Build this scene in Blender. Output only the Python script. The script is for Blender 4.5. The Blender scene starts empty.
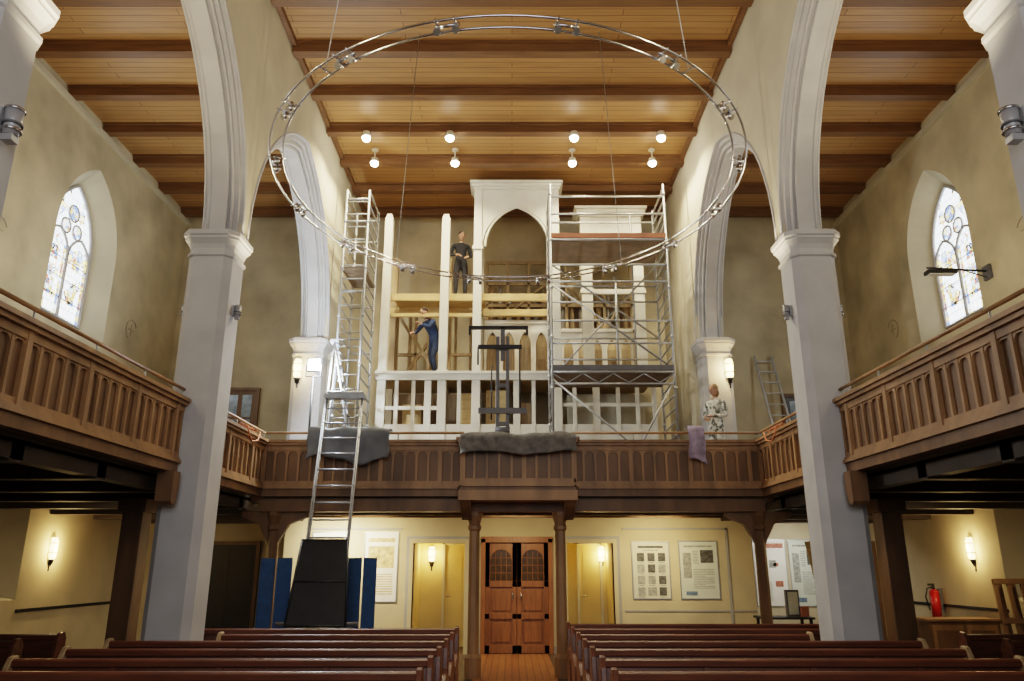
import bpy, bmesh, math, random
from mathutils import Vector, Matrix
random.seed(4)
scene = bpy.context.scene

# ------------------------------------------------------------------ materials
def nt(m):
    m.use_nodes = True
    t = m.node_tree
    return t, t.nodes['Principled BSDF']

def mat(name, col, rough=0.6, amt=0.15, scale=3.0, metal=0.0, bump=0.0, col2=None, stretch=None, coat=0.0, lo=0.3, hi=0.7):
    m = bpy.data.materials.new(name)
    t, p = nt(m)
    p.inputs['Roughness'].default_value = rough
    p.inputs['Metallic'].default_value = metal
    if coat: p.inputs['Coat Weight'].default_value = coat
    tc = t.nodes.new('ShaderNodeTexCoord')
    mp = t.nodes.new('ShaderNodeMapping')
    if stretch: mp.inputs['Scale'].default_value = stretch
    n = t.nodes.new('ShaderNodeTexNoise')
    n.inputs['Scale'].default_value = scale
    n.inputs['Detail'].default_value = 6
    r = t.nodes.new('ShaderNodeValToRGB')
    c2 = col2 if col2 else tuple(c*(1-amt*1.6) for c in col)
    c1 = tuple(min(1, c*(1+amt*0.6)) for c in col)
    r.color_ramp.elements[0].position = lo
    r.color_ramp.elements[1].position = hi
    r.color_ramp.elements[0].color = (*c2, 1)
    r.color_ramp.elements[1].color = (*c1, 1)
    t.links.new(tc.outputs['Object'], mp.inputs['Vector'])
    t.links.new(mp.outputs['Vector'], n.inputs['Vector'])
    t.links.new(n.outputs['Fac'], r.inputs['Fac'])
    t.links.new(r.outputs['Color'], p.inputs['Base Color'])
    if bump:
        b = t.nodes.new('ShaderNodeBump')
        b.inputs['Strength'].default_value = bump
        b.inputs['Distance'].default_value = 0.02
        t.links.new(n.outputs['Fac'], b.inputs['Height'])
        t.links.new(b.outputs['Normal'], p.inputs['Normal'])
    return m

def emis(name, col, s):
    m = bpy.data.materials.new(name)
    t, p = nt(m)
    p.inputs['Base Color'].default_value = (*col, 1)
    p.inputs['Emission Color'].default_value = (*col, 1)
    p.inputs['Emission Strength'].default_value = s
    return m

def boards(name, c1, c2, gap, axis='Y', width=0.14, rough=0.45):
    m = bpy.data.materials.new(name)
    t, p = nt(m)
    p.inputs['Roughness'].default_value = rough
    tc = t.nodes.new('ShaderNodeTexCoord')
    mp = t.nodes.new('ShaderNodeMapping')
    if axis == 'X':
        mp.inputs['Rotation'].default_value = (0, 0, math.pi/2)
    br = t.nodes.new('ShaderNodeTexBrick')
    br.inputs['Scale'].default_value = 1
    br.inputs['Brick Width'].default_value = 3.6
    br.inputs['Row Height'].default_value = width
    br.inputs['Mortar Size'].default_value = 0.006
    br.inputs['Color1'].default_value = (*c1, 1)
    br.inputs['Color2'].default_value = (*c2, 1)
    br.inputs['Mortar'].default_value = (*gap, 1)
    n = t.nodes.new('ShaderNodeTexNoise'); n.inputs['Scale'].default_value = 2.5
    n.inputs['Detail'].default_value = 6
    mp2 = t.nodes.new('ShaderNodeMapping'); mp2.inputs['Scale'].default_value = (0.6, 9, 1)
    mx = t.nodes.new('ShaderNodeMixRGB'); mx.blend_type = 'MULTIPLY'; mx.inputs['Fac'].default_value = 0.5
    t.links.new(tc.outputs['Object'], mp.inputs['Vector'])
    t.links.new(mp.outputs['Vector'], br.inputs['Vector'])
    t.links.new(mp.outputs['Vector'], mp2.inputs['Vector'])
    t.links.new(mp2.outputs['Vector'], n.inputs['Vector'])
    t.links.new(br.outputs['Color'], mx.inputs['Color1'])
    t.links.new(n.outputs['Fac'], mx.inputs['Color2'])
    t.links.new(mx.outputs['Color'], p.inputs['Base Color'])
    return m

def stained(name, strength, cell, amount, border=False):
    """leaded glass in the YZ plane: pale quarries with coloured figures"""
    m = bpy.data.materials.new(name)
    t, p = nt(m)
    N = t.nodes.new
    tc = N('ShaderNodeTexCoord'); sx = N('ShaderNodeSeparateXYZ'); cx = N('ShaderNodeCombineXYZ')
    t.links.new(tc.outputs['Object'], sx.inputs[0])
    t.links.new(sx.outputs['Y'], cx.inputs['X']); t.links.new(sx.outputs['Z'], cx.inputs['Y'])
    v = N('ShaderNodeTexVoronoi'); v.inputs['Scale'].default_value = cell; v.inputs['Randomness'].default_value = .75
    ve = N('ShaderNodeTexVoronoi'); ve.inputs['Scale'].default_value = cell; ve.feature = 'DISTANCE_TO_EDGE'; ve.inputs['Randomness'].default_value = .75
    sep = N('ShaderNodeSeparateColor')
    r = N('ShaderNodeValToRGB'); r.color_ramp.interpolation = 'CONSTANT'
    if border:
        cols = [(0, (.22, .34, .70)), (.22, (.90, .68, .22)), (.45, (.80, .90, 1)), (.72, (.55, .22, .14)), (.84, (.88, .82, .50))]
    else:
        cols = [(0, (.35, .45, .75)), (.18, (.88, .74, .35)), (.38, (.82, .88, .95)), (.70, (.55, .32, .20)), (.80, (.55, .66, .50)), (.9, (.75, .82, .95))]
    el = r.color_ramp.elements
    el[0].position, el[0].color = cols[0][0], (*cols[0][1], 1)
    el[1].position, el[1].color = cols[1][0], (*cols[1][1], 1)
    for pos, c in cols[2:]:
        e = el.new(pos); e.color = (*c, 1)
    l = N('ShaderNodeMath'); l.operation = 'GREATER_THAN'; l.inputs[1].default_value = 0.04
    n = N('ShaderNodeTexNoise'); n.inputs['Scale'].default_value = 2.3; n.inputs['Detail'].default_value = 1
    g = N('ShaderNodeMath'); g.operation = 'GREATER_THAN'; g.inputs[1].default_value = amount
    br = N('ShaderNodeTexBrick'); br.inputs['Scale'].default_value = 1
    br.inputs['Brick Width'].default_value = .13; br.inputs['Row Height'].default_value = .17; br.inputs['Mortar Size'].default_value = .005
    br.inputs['Color1'].default_value = (.82, .91, 1, 1); br.inputs['Color2'].default_value = (.96, .97, .95, 1); br.inputs['Mortar'].default_value = (.10, .11, .13, 1)
    m1 = N('ShaderNodeMixRGB'); m2 = N('ShaderNodeMixRGB'); m1.inputs['Color1'].default_value = (0.02, 0.02, 0.025, 1)
    for a in (v, ve, n, br): t.links.new(cx.outputs[0], a.inputs['Vector'])
    t.links.new(v.outputs['Color'], sep.inputs['Color']); t.links.new(sep.outputs['Red'], r.inputs['Fac'])
    t.links.new(ve.outputs['Distance'], l.inputs[0]); t.links.new(l.outputs[0], m1.inputs['Fac']); t.links.new(r.outputs['Color'], m1.inputs['Color2'])
    t.links.new(n.outputs['Fac'], g.inputs[0]); t.links.new(g.outputs[0], m2.inputs['Fac'])
    t.links.new(br.outputs['Color'], m2.inputs['Color1']); t.links.new(m1.outputs['Color'], m2.inputs['Color2'])
    t.links.new(m2.outputs['Color'], p.inputs['Emission Color'])
    p.inputs['Emission Strength'].default_value = strength
    p.inputs['Base Color'].default_value = (0.05, 0.05, 0.06, 1)
    p.inputs['Roughness'].default_value = 0.2
    return m

PLASTER = mat('plaster_beige', (0.57, 0.48, 0.31), 0.9, 0.12, 1.1, bump=0.1)
PLASTER_A = mat('plaster_aisle', (0.58, 0.50, 0.34), 0.9, 0.22, 0.9, bump=0.1)
PLASTER_N = mat('plaster_nave', (0.57, 0.52, 0.39), 0.9, 0.08, 1.5, bump=0.08)
PLASTER_Y = mat('plaster_yellow', (0.66, 0.54, 0.26), 0.9, 0.05, 2)
STONE = mat('painted_stone', (0.48, 0.475, 0.475), 0.8, 0.07, 2.5, bump=0.1)
TRIMST = mat('stone_trim', (0.36, 0.35, 0.33), 0.8, 0.1, 3)
CEILW = boards('ceiling_boards', (0.54, 0.305, 0.12), (0.455, 0.25, 0.095), (0.13, 0.06, 0.02), 'Y', 0.15)
BEAMW = mat('ceiling_beam_wood', (0.17, 0.083, 0.032), 0.5, 0.2, 3, stretch=(0.5, 6, 6))
GALW = mat('gallery_oak', (0.33, 0.19, 0.088), 0.5, 0.25, 4, stretch=(1, 1, 0.3))
GALD = mat('gallery_oak_dark', (0.18, 0.098, 0.044), 0.5, 0.25, 4, stretch=(1, 1, 0.3))
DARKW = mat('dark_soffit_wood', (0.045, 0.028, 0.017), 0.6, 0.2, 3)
PEWW = mat('pew_wood', (0.14, 0.045, 0.02), 0.40, 0.25, 3, stretch=(0.6, 6, 6))
PEWL = mat('pew_end_light', (0.40, 0.29, 0.16), 0.5, 0.15, 4)
DOORW = mat('door_oak', (0.30, 0.115, 0.032), 0.4, 0.2, 4, stretch=(5, 5, 0.6))
FLOORW = mat('floor_stone', (0.10, 0.07, 0.05), 0.5, 0.2, 2)
AISLEM = boards('aisle_floor', (0.50, 0.22, 0.08), (0.44, 0.18, 0.065), (0.12, 0.04, 0.02), 'X', 0.12, 0.35)
WHITE = mat('organ_white_paint', (0.68, 0.655, 0.56), 0.5, 0.05, 3)
RAWW = mat('raw_pine', (0.62, 0.44, 0.20), 0.6, 0.15, 3, stretch=(1, 5, 5))
BROWNW = mat('organ_inner_wood', (0.34, 0.22, 0.11), 0.6, 0.2, 4, stretch=(5, 5, 0.6))
INNERW = mat('organ_frame_wood', (0.46, 0.34, 0.19), 0.6, 0.2, 4, stretch=(5, 5, 0.6))
PIPE = mat('organ_pipe_metal', (0.42, 0.40, 0.36), 0.4, 0.1, 4, metal=0.5)
STEEL = mat('galvanised_steel', (0.38, 0.39, 0.39), 0.45, 0.1, 8, metal=0.6)
CHROME = mat('chrome', (0.60, 0.60, 0.62), 0.2, 0.02, 8, metal=1.0)
ALU = mat('aluminium', (0.38, 0.40, 0.43), 0.4, 0.1, 8, metal=0.6)
ALUL = mat('aluminium_bright', (0.62, 0.63, 0.64), 0.4, 0.1, 8, metal=0.3)
BLACK = mat('black_paint', (0.015, 0.015, 0.017), 0.5, 0.2, 6)
GREYP = mat('grey_metal', (0.13, 0.13, 0.14), 0.5, 0.1, 6)
LGREY = mat('light_grey_metal', (0.40, 0.40, 0.41), 0.4, 0.1, 6, metal=.3)
BLUE = mat('blue_panel_felt', (0.045, 0.11, 0.24), 0.9, 0.1, 12)
PLY = mat('plywood_deck', (0.22, 0.16, 0.11), 0.7, 0.2, 4)
REDT = mat('toe_board_red', (0.36, 0.14, 0.08), 0.7, 0.15, 4)
CLOTH = mat('grey_blanket', (0.17, 0.165, 0.155), 0.95, 0.25, 9, bump=0.3)
TARP = mat('grey_tarp', (0.15, 0.16, 0.17), 0.6, 0.2, 4, bump=0.2)
PURPLE = mat('purple_cloth', (0.40, 0.33, 0.44), 0.9, 0.3, 7)
ORANGE = mat('orange_rope', (0.6, 0.20, 0.08), 0.7, 0.1, 5)
REDM = mat('extinguisher_red', (0.55, 0.02, 0.015), 0.3, 0.05, 5)
GLASS_ST = stained('stained_glass', 4.2, 11, .54)
GLASS_BD = stained('stained_border', 2.8, 12, .36, True)
GLASS_DK = mat('dark_leaded_glass', (0.08, 0.05, 0.025), 0.15, 0.3, 14)
GLASS_SK = mat('bluish_pane', (0.30, 0.38, 0.45), 0.15, 0.2, 9)
LAMP = emis('lamp_white', (1, 0.93, 0.80), 70)
FLOODE = emis('flood_led', (0.80, 0.90, 1), 90)
SCONCE = emis('sconce_glass', (1, 0.74, 0.32), 7)
PAPER1 = mat('paper_cream', (0.62, 0.60, 0.48), 0.6, 0.05, 5)
PAPER2 = mat('paper_pale_green', (0.60, 0.64, 0.56), 0.6, 0.05, 5)
PAPER3 = mat('paper_white', (0.80, 0.78, 0.72), 0.6, 0.05, 5)
INK = mat('print_dark', (0.10, 0.10, 0.09), 0.6, 0.5, 22)
INKG = mat('print_grey', (0.35, 0.36, 0.32), 0.6, 0.3, 22)
INKB = mat('print_blue', (0.16, 0.24, 0.34), 0.6, 0.3, 22)
INKR = mat('print_red', (0.45, 0.16, 0.10), 0.6, 0.3, 22)
INKO = mat('print_ochre', (0.62, 0.48, 0.25), 0.6, 0.3, 12)
MURAL = mat('faded_mural_paint', (0.40, 0.33, 0.24), 0.95, 0.4, 5)
SKIN = mat('skin', (0.55, 0.32, 0.22), 0.6, 0.05, 9)
HAIRB = mat('hair_brown', (0.05, 0.03, 0.018), 0.8, 0.2, 30)
HAIRL = mat('hair_blond', (0.30, 0.19, 0.09), 0.8, 0.2, 30)
CLBLK = mat('cloth_black', (0.02, 0.02, 0.024), 0.9, 0.2, 9)
CLBLU = mat('cloth_navy', (0.03, 0.055, 0.13), 0.9, 0.2, 9)
CLJEAN = mat('cloth_jeans', (0.025, 0.04, 0.085), 0.9, 0.2, 9)
CLPAT = mat('cloth_patterned', (0.60, 0.61, 0.56), 0.9, 0.1, 16, col2=(0.13, 0.14, 0.12), lo=.42, hi=.5)
CLGRY = mat('cloth_grey_trousers', (0.30, 0.30, 0.27), 0.9, 0.2, 9)
SHIRT = mat('cloth_shirt', (0.6, 0.5, 0.35), 0.9, 0.1, 9)
EYE = mat('eye_dark', (0.02, 0.015, 0.01), 0.2, 0.0, 9)
LIPS = mat('lips', (0.40, 0.14, 0.11), 0.5, 0.0, 9)

# ------------------------------------------------------------------ builder
class B:
    def __init__(s, name):
        s.name = name; s.bm = bmesh.new(); s.mats = []; s.M = Matrix.Identity(4)
    def mi(s, m):
        if m not in s.mats: s.mats.append(m)
        return s.mats.index(m)
    def v(s, p): return s.bm.verts.new(s.M @ Vector(p))
    def f(s, vs, m, smooth=False):
        try:
            fc = s.bm.faces.new(vs)
        except ValueError:
            return None
        fc.material_index = s.mi(m); fc.smooth = smooth
        return fc
    def box(s, x0, x1, y0, y1, z0, z1, m):
        vs = [s.v(p) for p in ((x0,y0,z0),(x1,y0,z0),(x1,y1,z0),(x0,y1,z0),(x0,y0,z1),(x1,y0,z1),(x1,y1,z1),(x0,y1,z1))]
        for q in ((3,2,1,0),(4,5,6,7),(0,1,5,4),(1,2,6,5),(2,3,7,6),(3,0,4,7)):
            s.f([vs[i] for i in q], m)
    def quad(s, a, b, c, d, m): s.f([s.v(a), s.v(b), s.v(c), s.v(d)], m)
    def loft(s, rings, m, smooth=False, cap=True, closed=True):
        vr = [[s.v(p) for p in r] for r in rings]
        n = len(vr[0])
        for a, b in zip(vr[:-1], vr[1:]):
            for i in range(n if closed else n-1):
                j = (i+1) % n
                s.f([a[i], a[j], b[j], b[i]], m, smooth)
        if cap and closed:
            s.f(list(reversed(vr[0])), m); s.f(vr[-1], m)
    def tube(s, p, q, r, m, n=8, r2=None, smooth=True):
        p = Vector(p); q = Vector(q); d = q-p
        if d.length < 1e-6: return
        a = d.orthogonal().normalized(); b = d.normalized().cross(a)
        r2 = r if r2 is None else r2
        R = []
        for c, rr in ((p, r), (q, r2)):
            R.append([c + (a*math.cos(t)+b*math.sin(t))*rr for t in [2*math.pi*i/n for i in range(n)]])
        s.loft(R, m, smooth)
    def path(s, pts, r, m, n=6, closed=False):
        k = len(pts)
        pts = [Vector(p) for p in pts]
        rings = []; ref = None
        for i in range(k):
            if closed: d = pts[(i+1) % k]-pts[i-1]
            else: d = pts[min(i+1, k-1)]-pts[max(i-1, 0)]
            d.normalize()
            if ref is None: ref = d.orthogonal().normalized()
            a = (ref - d*ref.dot(d)).normalized(); ref = a; b = d.cross(a)
            rings.append([pts[i]+(a*math.cos(t)+b*math.sin(t))*r for t in [2*math.pi*j/n for j in range(n)]])
        if closed: rings.append(rings[0])
        s.loft(rings, m, True, cap=not closed)
    def prism(s, pts, axis, a0, a1, m):
        def P(p, a):
            return (a, p[0], p[1]) if axis == 'x' else ((p[0], a, p[1]) if axis == 'y' else (p[0], p[1], a))
        A = [s.v(P(p, a0)) for p in pts]; C = [s.v(P(p, a1)) for p in pts]
        s.f(A, m); s.f(list(reversed(C)), m)
        n = len(pts)
        for i in range(n):
            j = (i+1) % n
            s.f([A[i], C[i], C[j], A[j]], m)
    def ball(s, c, rad, m, seg=12, rings=8, R=None, zmin=-1.0, fn=None):
        c = Vector(c); rr = []
        for i in range(rings+1):
            ph = math.pi*i/rings
            z = math.cos(ph)
            if z < zmin: break
            ring = []
            for j in range(seg):
                t = 2*math.pi*j/seg
                p = Vector((math.sin(ph)*math.cos(t), math.sin(ph)*math.sin(t), z))
                if i == 0 or i == rings: p = p + Vector((math.cos(t), math.sin(t), 0))*0.02
                if fn: p = fn(p)
                p = Vector((p.x*rad[0], p.y*rad[1], p.z*rad[2]))
                if R: p = R @ p
                ring.append(c+p)
            rr.append(ring)
        s.loft(rr, m, True)
    def done(s, bevel=0, recalc=True, loc=None):
        if recalc: bmesh.ops.recalc_face_normals(s.bm, faces=s.bm.faces)
        me = bpy.data.meshes.new(s.name); s.bm.to_mesh(me); s.bm.free()
        for m in s.mats: me.materials.append(m)
        o = bpy.data.objects.new(s.name, me); scene.collection.objects.link(o)
        if loc: o.location = loc
        if bevel:
            bv = o.modifiers.new('bevel', 'BEVEL'); bv.width = bevel; bv.segments = 2; bv.limit_method = 'ANGLE'
        return o

def arch(yc, a, zs, rise, n=10):
    R = (a*a+rise*rise)/(2*a)
    pts = []
    cx = yc - a + R
    th = math.acos(max(-1, min(1, (R-a)/R)))
    for i in range(n+1):
        t = th*i/n
        pts.append((cx - R*math.cos(t), zs + R*math.sin(t)))
    right = [(2*yc-p[0], p[1]) for p in reversed(pts[:-1])]
    return pts+right

H = 10.28
YB = 17.8
XO = 8.27
PX = 4.09     # pillar axis
# ------------------------------------------------------------------ shell
b = B('floor')
b.box(-8.8, 8.8, -3.2, YB+.3, -0.2, 0, FLOORW)
b.box(-.62, .72, -1, 16.3, 0, 0.012, AISLEM)
b.done()

b = B('ceiling')
b.box(-8.8, 8.8, -3.2, YB+.3, H, H+.12, CEILW)
y = 11.08-1.25*11
while y < YB:
    for xa, xb in ((-8.25, -4.27), (-3.74, 3.74), (4.27, 8.25)):
        b.box(xa, xb, y-.09, y+.09, H-.20, H, BEAMW)
        b.box(xa, xb, y-.13, y+.13, H-.05, H, BEAMW)
    y += 1.25
for s in (-1, 1):
    b.box(min(s*3.66, s*3.74), max(s*3.66, s*3.74), -3, YB-.02, H-.10, H-.0, BEAMW)
b.done()

def side_wall(name, sgn):
    b = B(name); X = sgn*XO; XG = sgn*(XO+.42)
    wins = [3.5, 8.6, 13.68]; a = 1.06; zs = 7.70; rise = 1.62; sill = 5.95
    ga, gr = .70, .78
    ylast = -3.2
    for yc in wins:
        b.quad((X, ylast, 2.9), (X, yc-a, 2.9), (X, yc-a, H), (X, ylast, H), PLASTER_A)
        b.quad((X, yc-a, 2.9), (X, yc+a, 2.9), (X, yc+a, sill), (X, yc-a, sill), PLASTER_A)
        A = arch(yc, a, zs, rise); G = arch(yc, a*ga, zs, rise*gr)
        for p, q in zip(A[:-1], A[1:]):
            b.quad((X, p[0], p[1]), (X, q[0], q[1]), (X, q[0], H), (X, p[0], H), PLASTER_A)
        A = [(yc-a, sill)]+A+[(yc+a, sill)]
        G = [(yc-a*ga, sill+.28)]+G+[(yc+a*ga, sill+.28)]
        for i in range(len(A)):
            j = (i+1) % len(A)
            b.quad((X, *A[i]), (X, *A[j]), (XG, *G[j]), (XG, *G[i]), PLASTER_N)
        ylast = yc+a
    b.quad((X, ylast, 2.9), (X, YB, 2.9), (X, YB, H), (X, ylast, H), PLASTER_A)
    ylast = -3.2
    for yc in (7.2, 12.65):
        b.quad((X, ylast, 0), (X, yc-.7, 0), (X, yc-.7, 2.9), (X, ylast, 2.9), PLASTER)
        b.quad((X, yc-.7, 0), (X, yc+.7, 0), (X, yc+.7, 1.15), (X, yc-.7, 1.15), PLASTER)
        o = [(yc-.7, 1.15), (yc+.7, 1.15), (yc+.7, 2.9), (yc-.7, 2.9)]
        g = [(yc-.4, 1.4), (yc+.4, 1.4), (yc+.4, 2.9), (yc-.4, 2.9)]
        for i in range(4):
            j = (i+1) % 4
            b.quad((X, *o[i]), (X, *o[j]), (XG, *g[j]), (XG, *g[i]), PLASTER_N)
        b.quad(*[(XG, *q) for q in g], GLASS_SK)
        ylast = yc+.7
    b.quad((X, ylast, 0), (X, YB, 0), (X, YB, 2.9), (X, ylast, 2.9), PLASTER)
    b.box(min(sgn*8.72, sgn*8.85), max(sgn*8.72, sgn*8.85), -3.2, YB+.3, 0, H, PLASTER)
    # faint remains of wall painting: consecration cross arcs beside the windows
    XM = X-sgn*.004
    for yc, zc, r in ((15.75, 6.6, .22), (11.2, 6.9, .22)):
        b.path([(XM, yc+r*math.cos(t), zc+r*math.sin(t)) for t in [math.pi*(.15+1.2*i/12) for i in range(13)]], .010, MURAL, 5)
        b.path([(XM, yc-.12, zc), (XM, yc+.12, zc)], .008, MURAL, 4)
        b.path([(XM, yc, zc-.12), (XM, yc, zc+.12)], .008, MURAL, 4)
    b.done(recalc=False)
    for k, yc in enumerate(wins):
        w = B('window_%d' % (k+1+(3 if sgn > 0 else 0)))
        XG2 = sgn*(XO+.40)
        a2 = a*ga; r2 = rise*gr; z0 = sill+.28
        G = [(yc-a2, z0)]+arch(yc, a2, zs, r2)+[(yc+a2, z0)]
        w.prism(G, 'x', XG2, XG2+sgn*.015, GLASS_ST)
        XT = XG2-sgn*.03; XB = XG2-sgn*.012
        w.path([(XT, *p) for p in G], .035, STONE, 6, True)
        w.path([(XT, yc, z0), (XT, yc, zs-.1)], .030, STONE)
        for yy in (yc-a2+.03, yc-.095, yc+.035, yc+a2-.09):
            w.box(min(XG2, XB), max(XG2, XB), yy, yy+.06, z0+.02, zs-.05, GLASS_BD)
        for c in (-1, 1):
            w.path([(XT, *p) for p in arch(yc+c*a2/2, a2/2, zs-.25, .48, 6)], .026, STONE)
            for zz, hh in ((z0+.35, .45), (z0+1.05, .32)):
                cc = yc+c*a2/2
                w.prism([(cc-.12, zz), (cc+.12, zz), (cc+.12, zz+hh*.7), (cc, zz+hh), (cc-.12, zz+hh*.7)], 'x', XG2, XB, GLASS_BD)
            cc = [(XT, yc+c*.19+.15*math.cos(t), zs+.33+.15*math.sin(t)) for t in [i*math.pi/6 for i in range(12)]]
            w.path(cc, .018, STONE, 5, True)
            w.prism([(q[1], q[2]) for q in cc], 'x', XG2, XB, GLASS_BD)
        cc = [(XT, yc+.17*math.cos(t), zs+.66+.17*math.sin(t)) for t in [i*math.pi/6 for i in range(12)]]
        w.path(cc, .018, STONE, 5, True)
        w.prism([(q[1], q[2]) for q in cc], 'x', XG2, XB, GLASS_BD)
        for i in range(1, 4):
            z = z0+.38*i
            w.tube((XT, yc-a2, z), (XT, yc+a2, z), .008, BLACK, 5)
        w.done()
    t = B('trim_cornice_left' if sgn < 0 else 'trim_cornice_right')
    t.box(min(X, X-sgn*.08), max(X, X-sgn*.08), -3, YB, H-.30, H-.20, PLASTER_N)
    t.done()
    t = B('trim_dado_left' if sgn < 0 else 'trim_dado_right')
    t.box(min(X, X-sgn*.03), max(X, X-sgn*.03), -3, 11.9, .95, 1.0, BLACK)
    t.box(min(X, X-sgn*.03), max(X, X-sgn*.03), 13.4, YB, .95, 1.0, BLACK)
    t.done()
side_wall('wall_left', -1)
side_wall('wall_right', 1)

b = B('wall_back')
b.box(-8.8, 8.8, YB, YB+.3, 0, H, PLASTER_A)
b.done()
b = B('wall_front')
b.box(-8.8, 8.8, -3.5, -3.2, 0, H, PLASTER)
b.done()

PY = [-0.1, 4.95, 9.8, 14.9]
HP = .295
def arcade(name, sgn):
    b = B(name); zs = 6.06
    bays = [(PY[i], PY[i+1]) for i in range(3)]
    xc = sgn*4.02
    orders = [(.27, 0.0), (.22, .07), (.16, .13), (.11, .20)]
    for i, (p, q) in enumerate(bays):
        yc = (p+q)/2; a0 = (q-p)/2-.31+.20
        rise0 = 3.08
        for k, (t, ins) in enumerate(orders):
            a = a0-ins; rise = rise0-ins*1.2
            A = arch(yc, a, zs, rise, 14)
            if k == 0: top = [(max(p, min(q, w[0])), H) for w in A]
            else:
                top = arch(yc, a0-orders[k-1][1]+.01, zs, rise0-orders[k-1][1]*1.2+.01, 14)
            for x in (xc-t, xc+t):
                for j in range(len(A)-1):
                    b.quad((x, *A[j]), (x, *A[j+1]), (x, *top[j+1]), (x, *top[j]), PLASTER_N if k == 0 else STONE)
            for j in range(len(A)-1):
                b.f([b.v((xc-t, *A[j])), b.v((xc+t, *A[j])), b.v((xc+t, *A[j+1])), b.v((xc-t, *A[j+1]))], STONE)
        A = arch(yc, a0+.012, zs, rise0+.012, 14)
        for x in (xc-.272, xc+.272):
            b.path([(x, *w) for w in A], .022, STONE, 6)
        A = arch(yc, a0-.13, zs, rise0-.13*1.2, 14)
        for x in (xc-.15, xc+.15):
            b.path([(x, *w) for w in A], .025, STONE, 6)
    for p in PY:
        if p == PY[-1]: b.box(xc-.27, xc+.27, p-.16, YB, zs, H, PLASTER_N)
        else: b.box(xc-.27, xc+.27, p-.12, p+.12, zs, H, PLASTER_N)
    b.box(xc-.27, xc+.27, -3.2, PY[0]-.1, 0, H, PLASTER_N)
    b.box(xc-.27, xc+.27, PY[-1]+.31, YB, 2.95, zs, PLASTER_N)
    b.done()
arcade('wall_arcade_left', -1)
arcade('wall_arcade_right', 1)

def pillar(x, y, zb=0):
    b = B('stone_pillar')
    def ring(h, c, z):
        return [(x+h, y-h+c, z), (x+h, y+h-c, z), (x+h-c, y+h, z), (x-h+c, y+h, z), (x-h, y+h-c, z), (x-h, y-h+c, z), (x-h+c, y-h, z), (x+h-c, y-h, z)]
    prof = [(.38, .12, zb), (.38, .12, zb+.25), (.34, .11, zb+.33), (HP, .09, zb+.40), (HP, .09, 5.70), (.32, .10, 5.72), (.32, .10, 5.76),
            (HP, .09, 5.78), (HP, .09, 5.82), (.315, .10, 5.88), (.355, .11, 5.94), (.365, .11, 5.95), (.365, .11, 5.98), (.385, .12, 6.0), (.385, .12, 6.06), (.35, .11, 6.08)]
    b.loft([ring(*p) for p in prof], STONE)
    return b.done()
for p in PY:
    for s in (-1, 1): pillar(s*PX, p, 2.95 if p > 14 else 0)

# ------------------------------------------------------------------ galleries
def parapet(b, p0, p1, nrm, handrail=True):
    p0 = Vector(p0); p1 = Vector(p1); L = (p1-p0).length
    u = (p1-p0).normalized(); n = Vector(nrm)
    M = Matrix.Identity(4)
    for i in range(3):
        M[i][0] = u[i]; M[i][1] = n[i]; M[i][2] = (0, 0, 1)[i]; M[i][3] = p0[i]
    b.M = M
    Z = 2.80
    b.box(0, L, -.14, .02, Z, Z+.15, GALD)
    b.box(0, L, -.14, .055, Z+.12, Z+.16, GALW)
    b.box(0, L, -.14, .035, Z+.16, Z+.19, GALW)
    b.box(0, L, -.06, -.02, Z+.17, Z+.84, GALD)
    b.box(0, L, -.06, .02, Z+.76, Z+.84, GALW)
    b.box(0, L, -.06, .015, Z+.19, Z+.25, GALW)
    b.box(0, L, -.12, .06, Z+.84, Z+.885, GALW)
    b.box(0, L, -.14, .09, Z+.885, Z+.93, GALW)
    k = max(2, round(L/.20)); w = L/k
    for i in range(k+1):
        x = min(max(i*w, .02), L-.02)
        big = .035 if i % 5 == 0 else .018
        b.box(max(0, x-big), min(L, x+big), -.03, .03 if i % 5 == 0 else .012, Z+.19, Z+.84, GALW)
        if i < k:
            A = arch(x+w/2, w/2-.025, Z+.68, .06, 4)
            poly = [(x+.0, Z+.78)]+[(x+.0, Z+.68)]+A+[(x+w, Z+.68), (x+w, Z+.78)]
            b.prism(poly, 'y', -.025, .004, GALW)
    if handrail:
        b.tube((0, -.02, Z+1.06), (L, -.02, Z+1.06), .022, GALW, 8)
        m = max(1, round(L/1.1))
        for i in range(m+1):
            x = min(max(i*L/m, .05), L-.05)
            b.tube((x, -.02, Z+.92), (x, -.02, Z+1.05), .010, STEEL, 6)
    b.M = Matrix.Identity(4)

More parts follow.
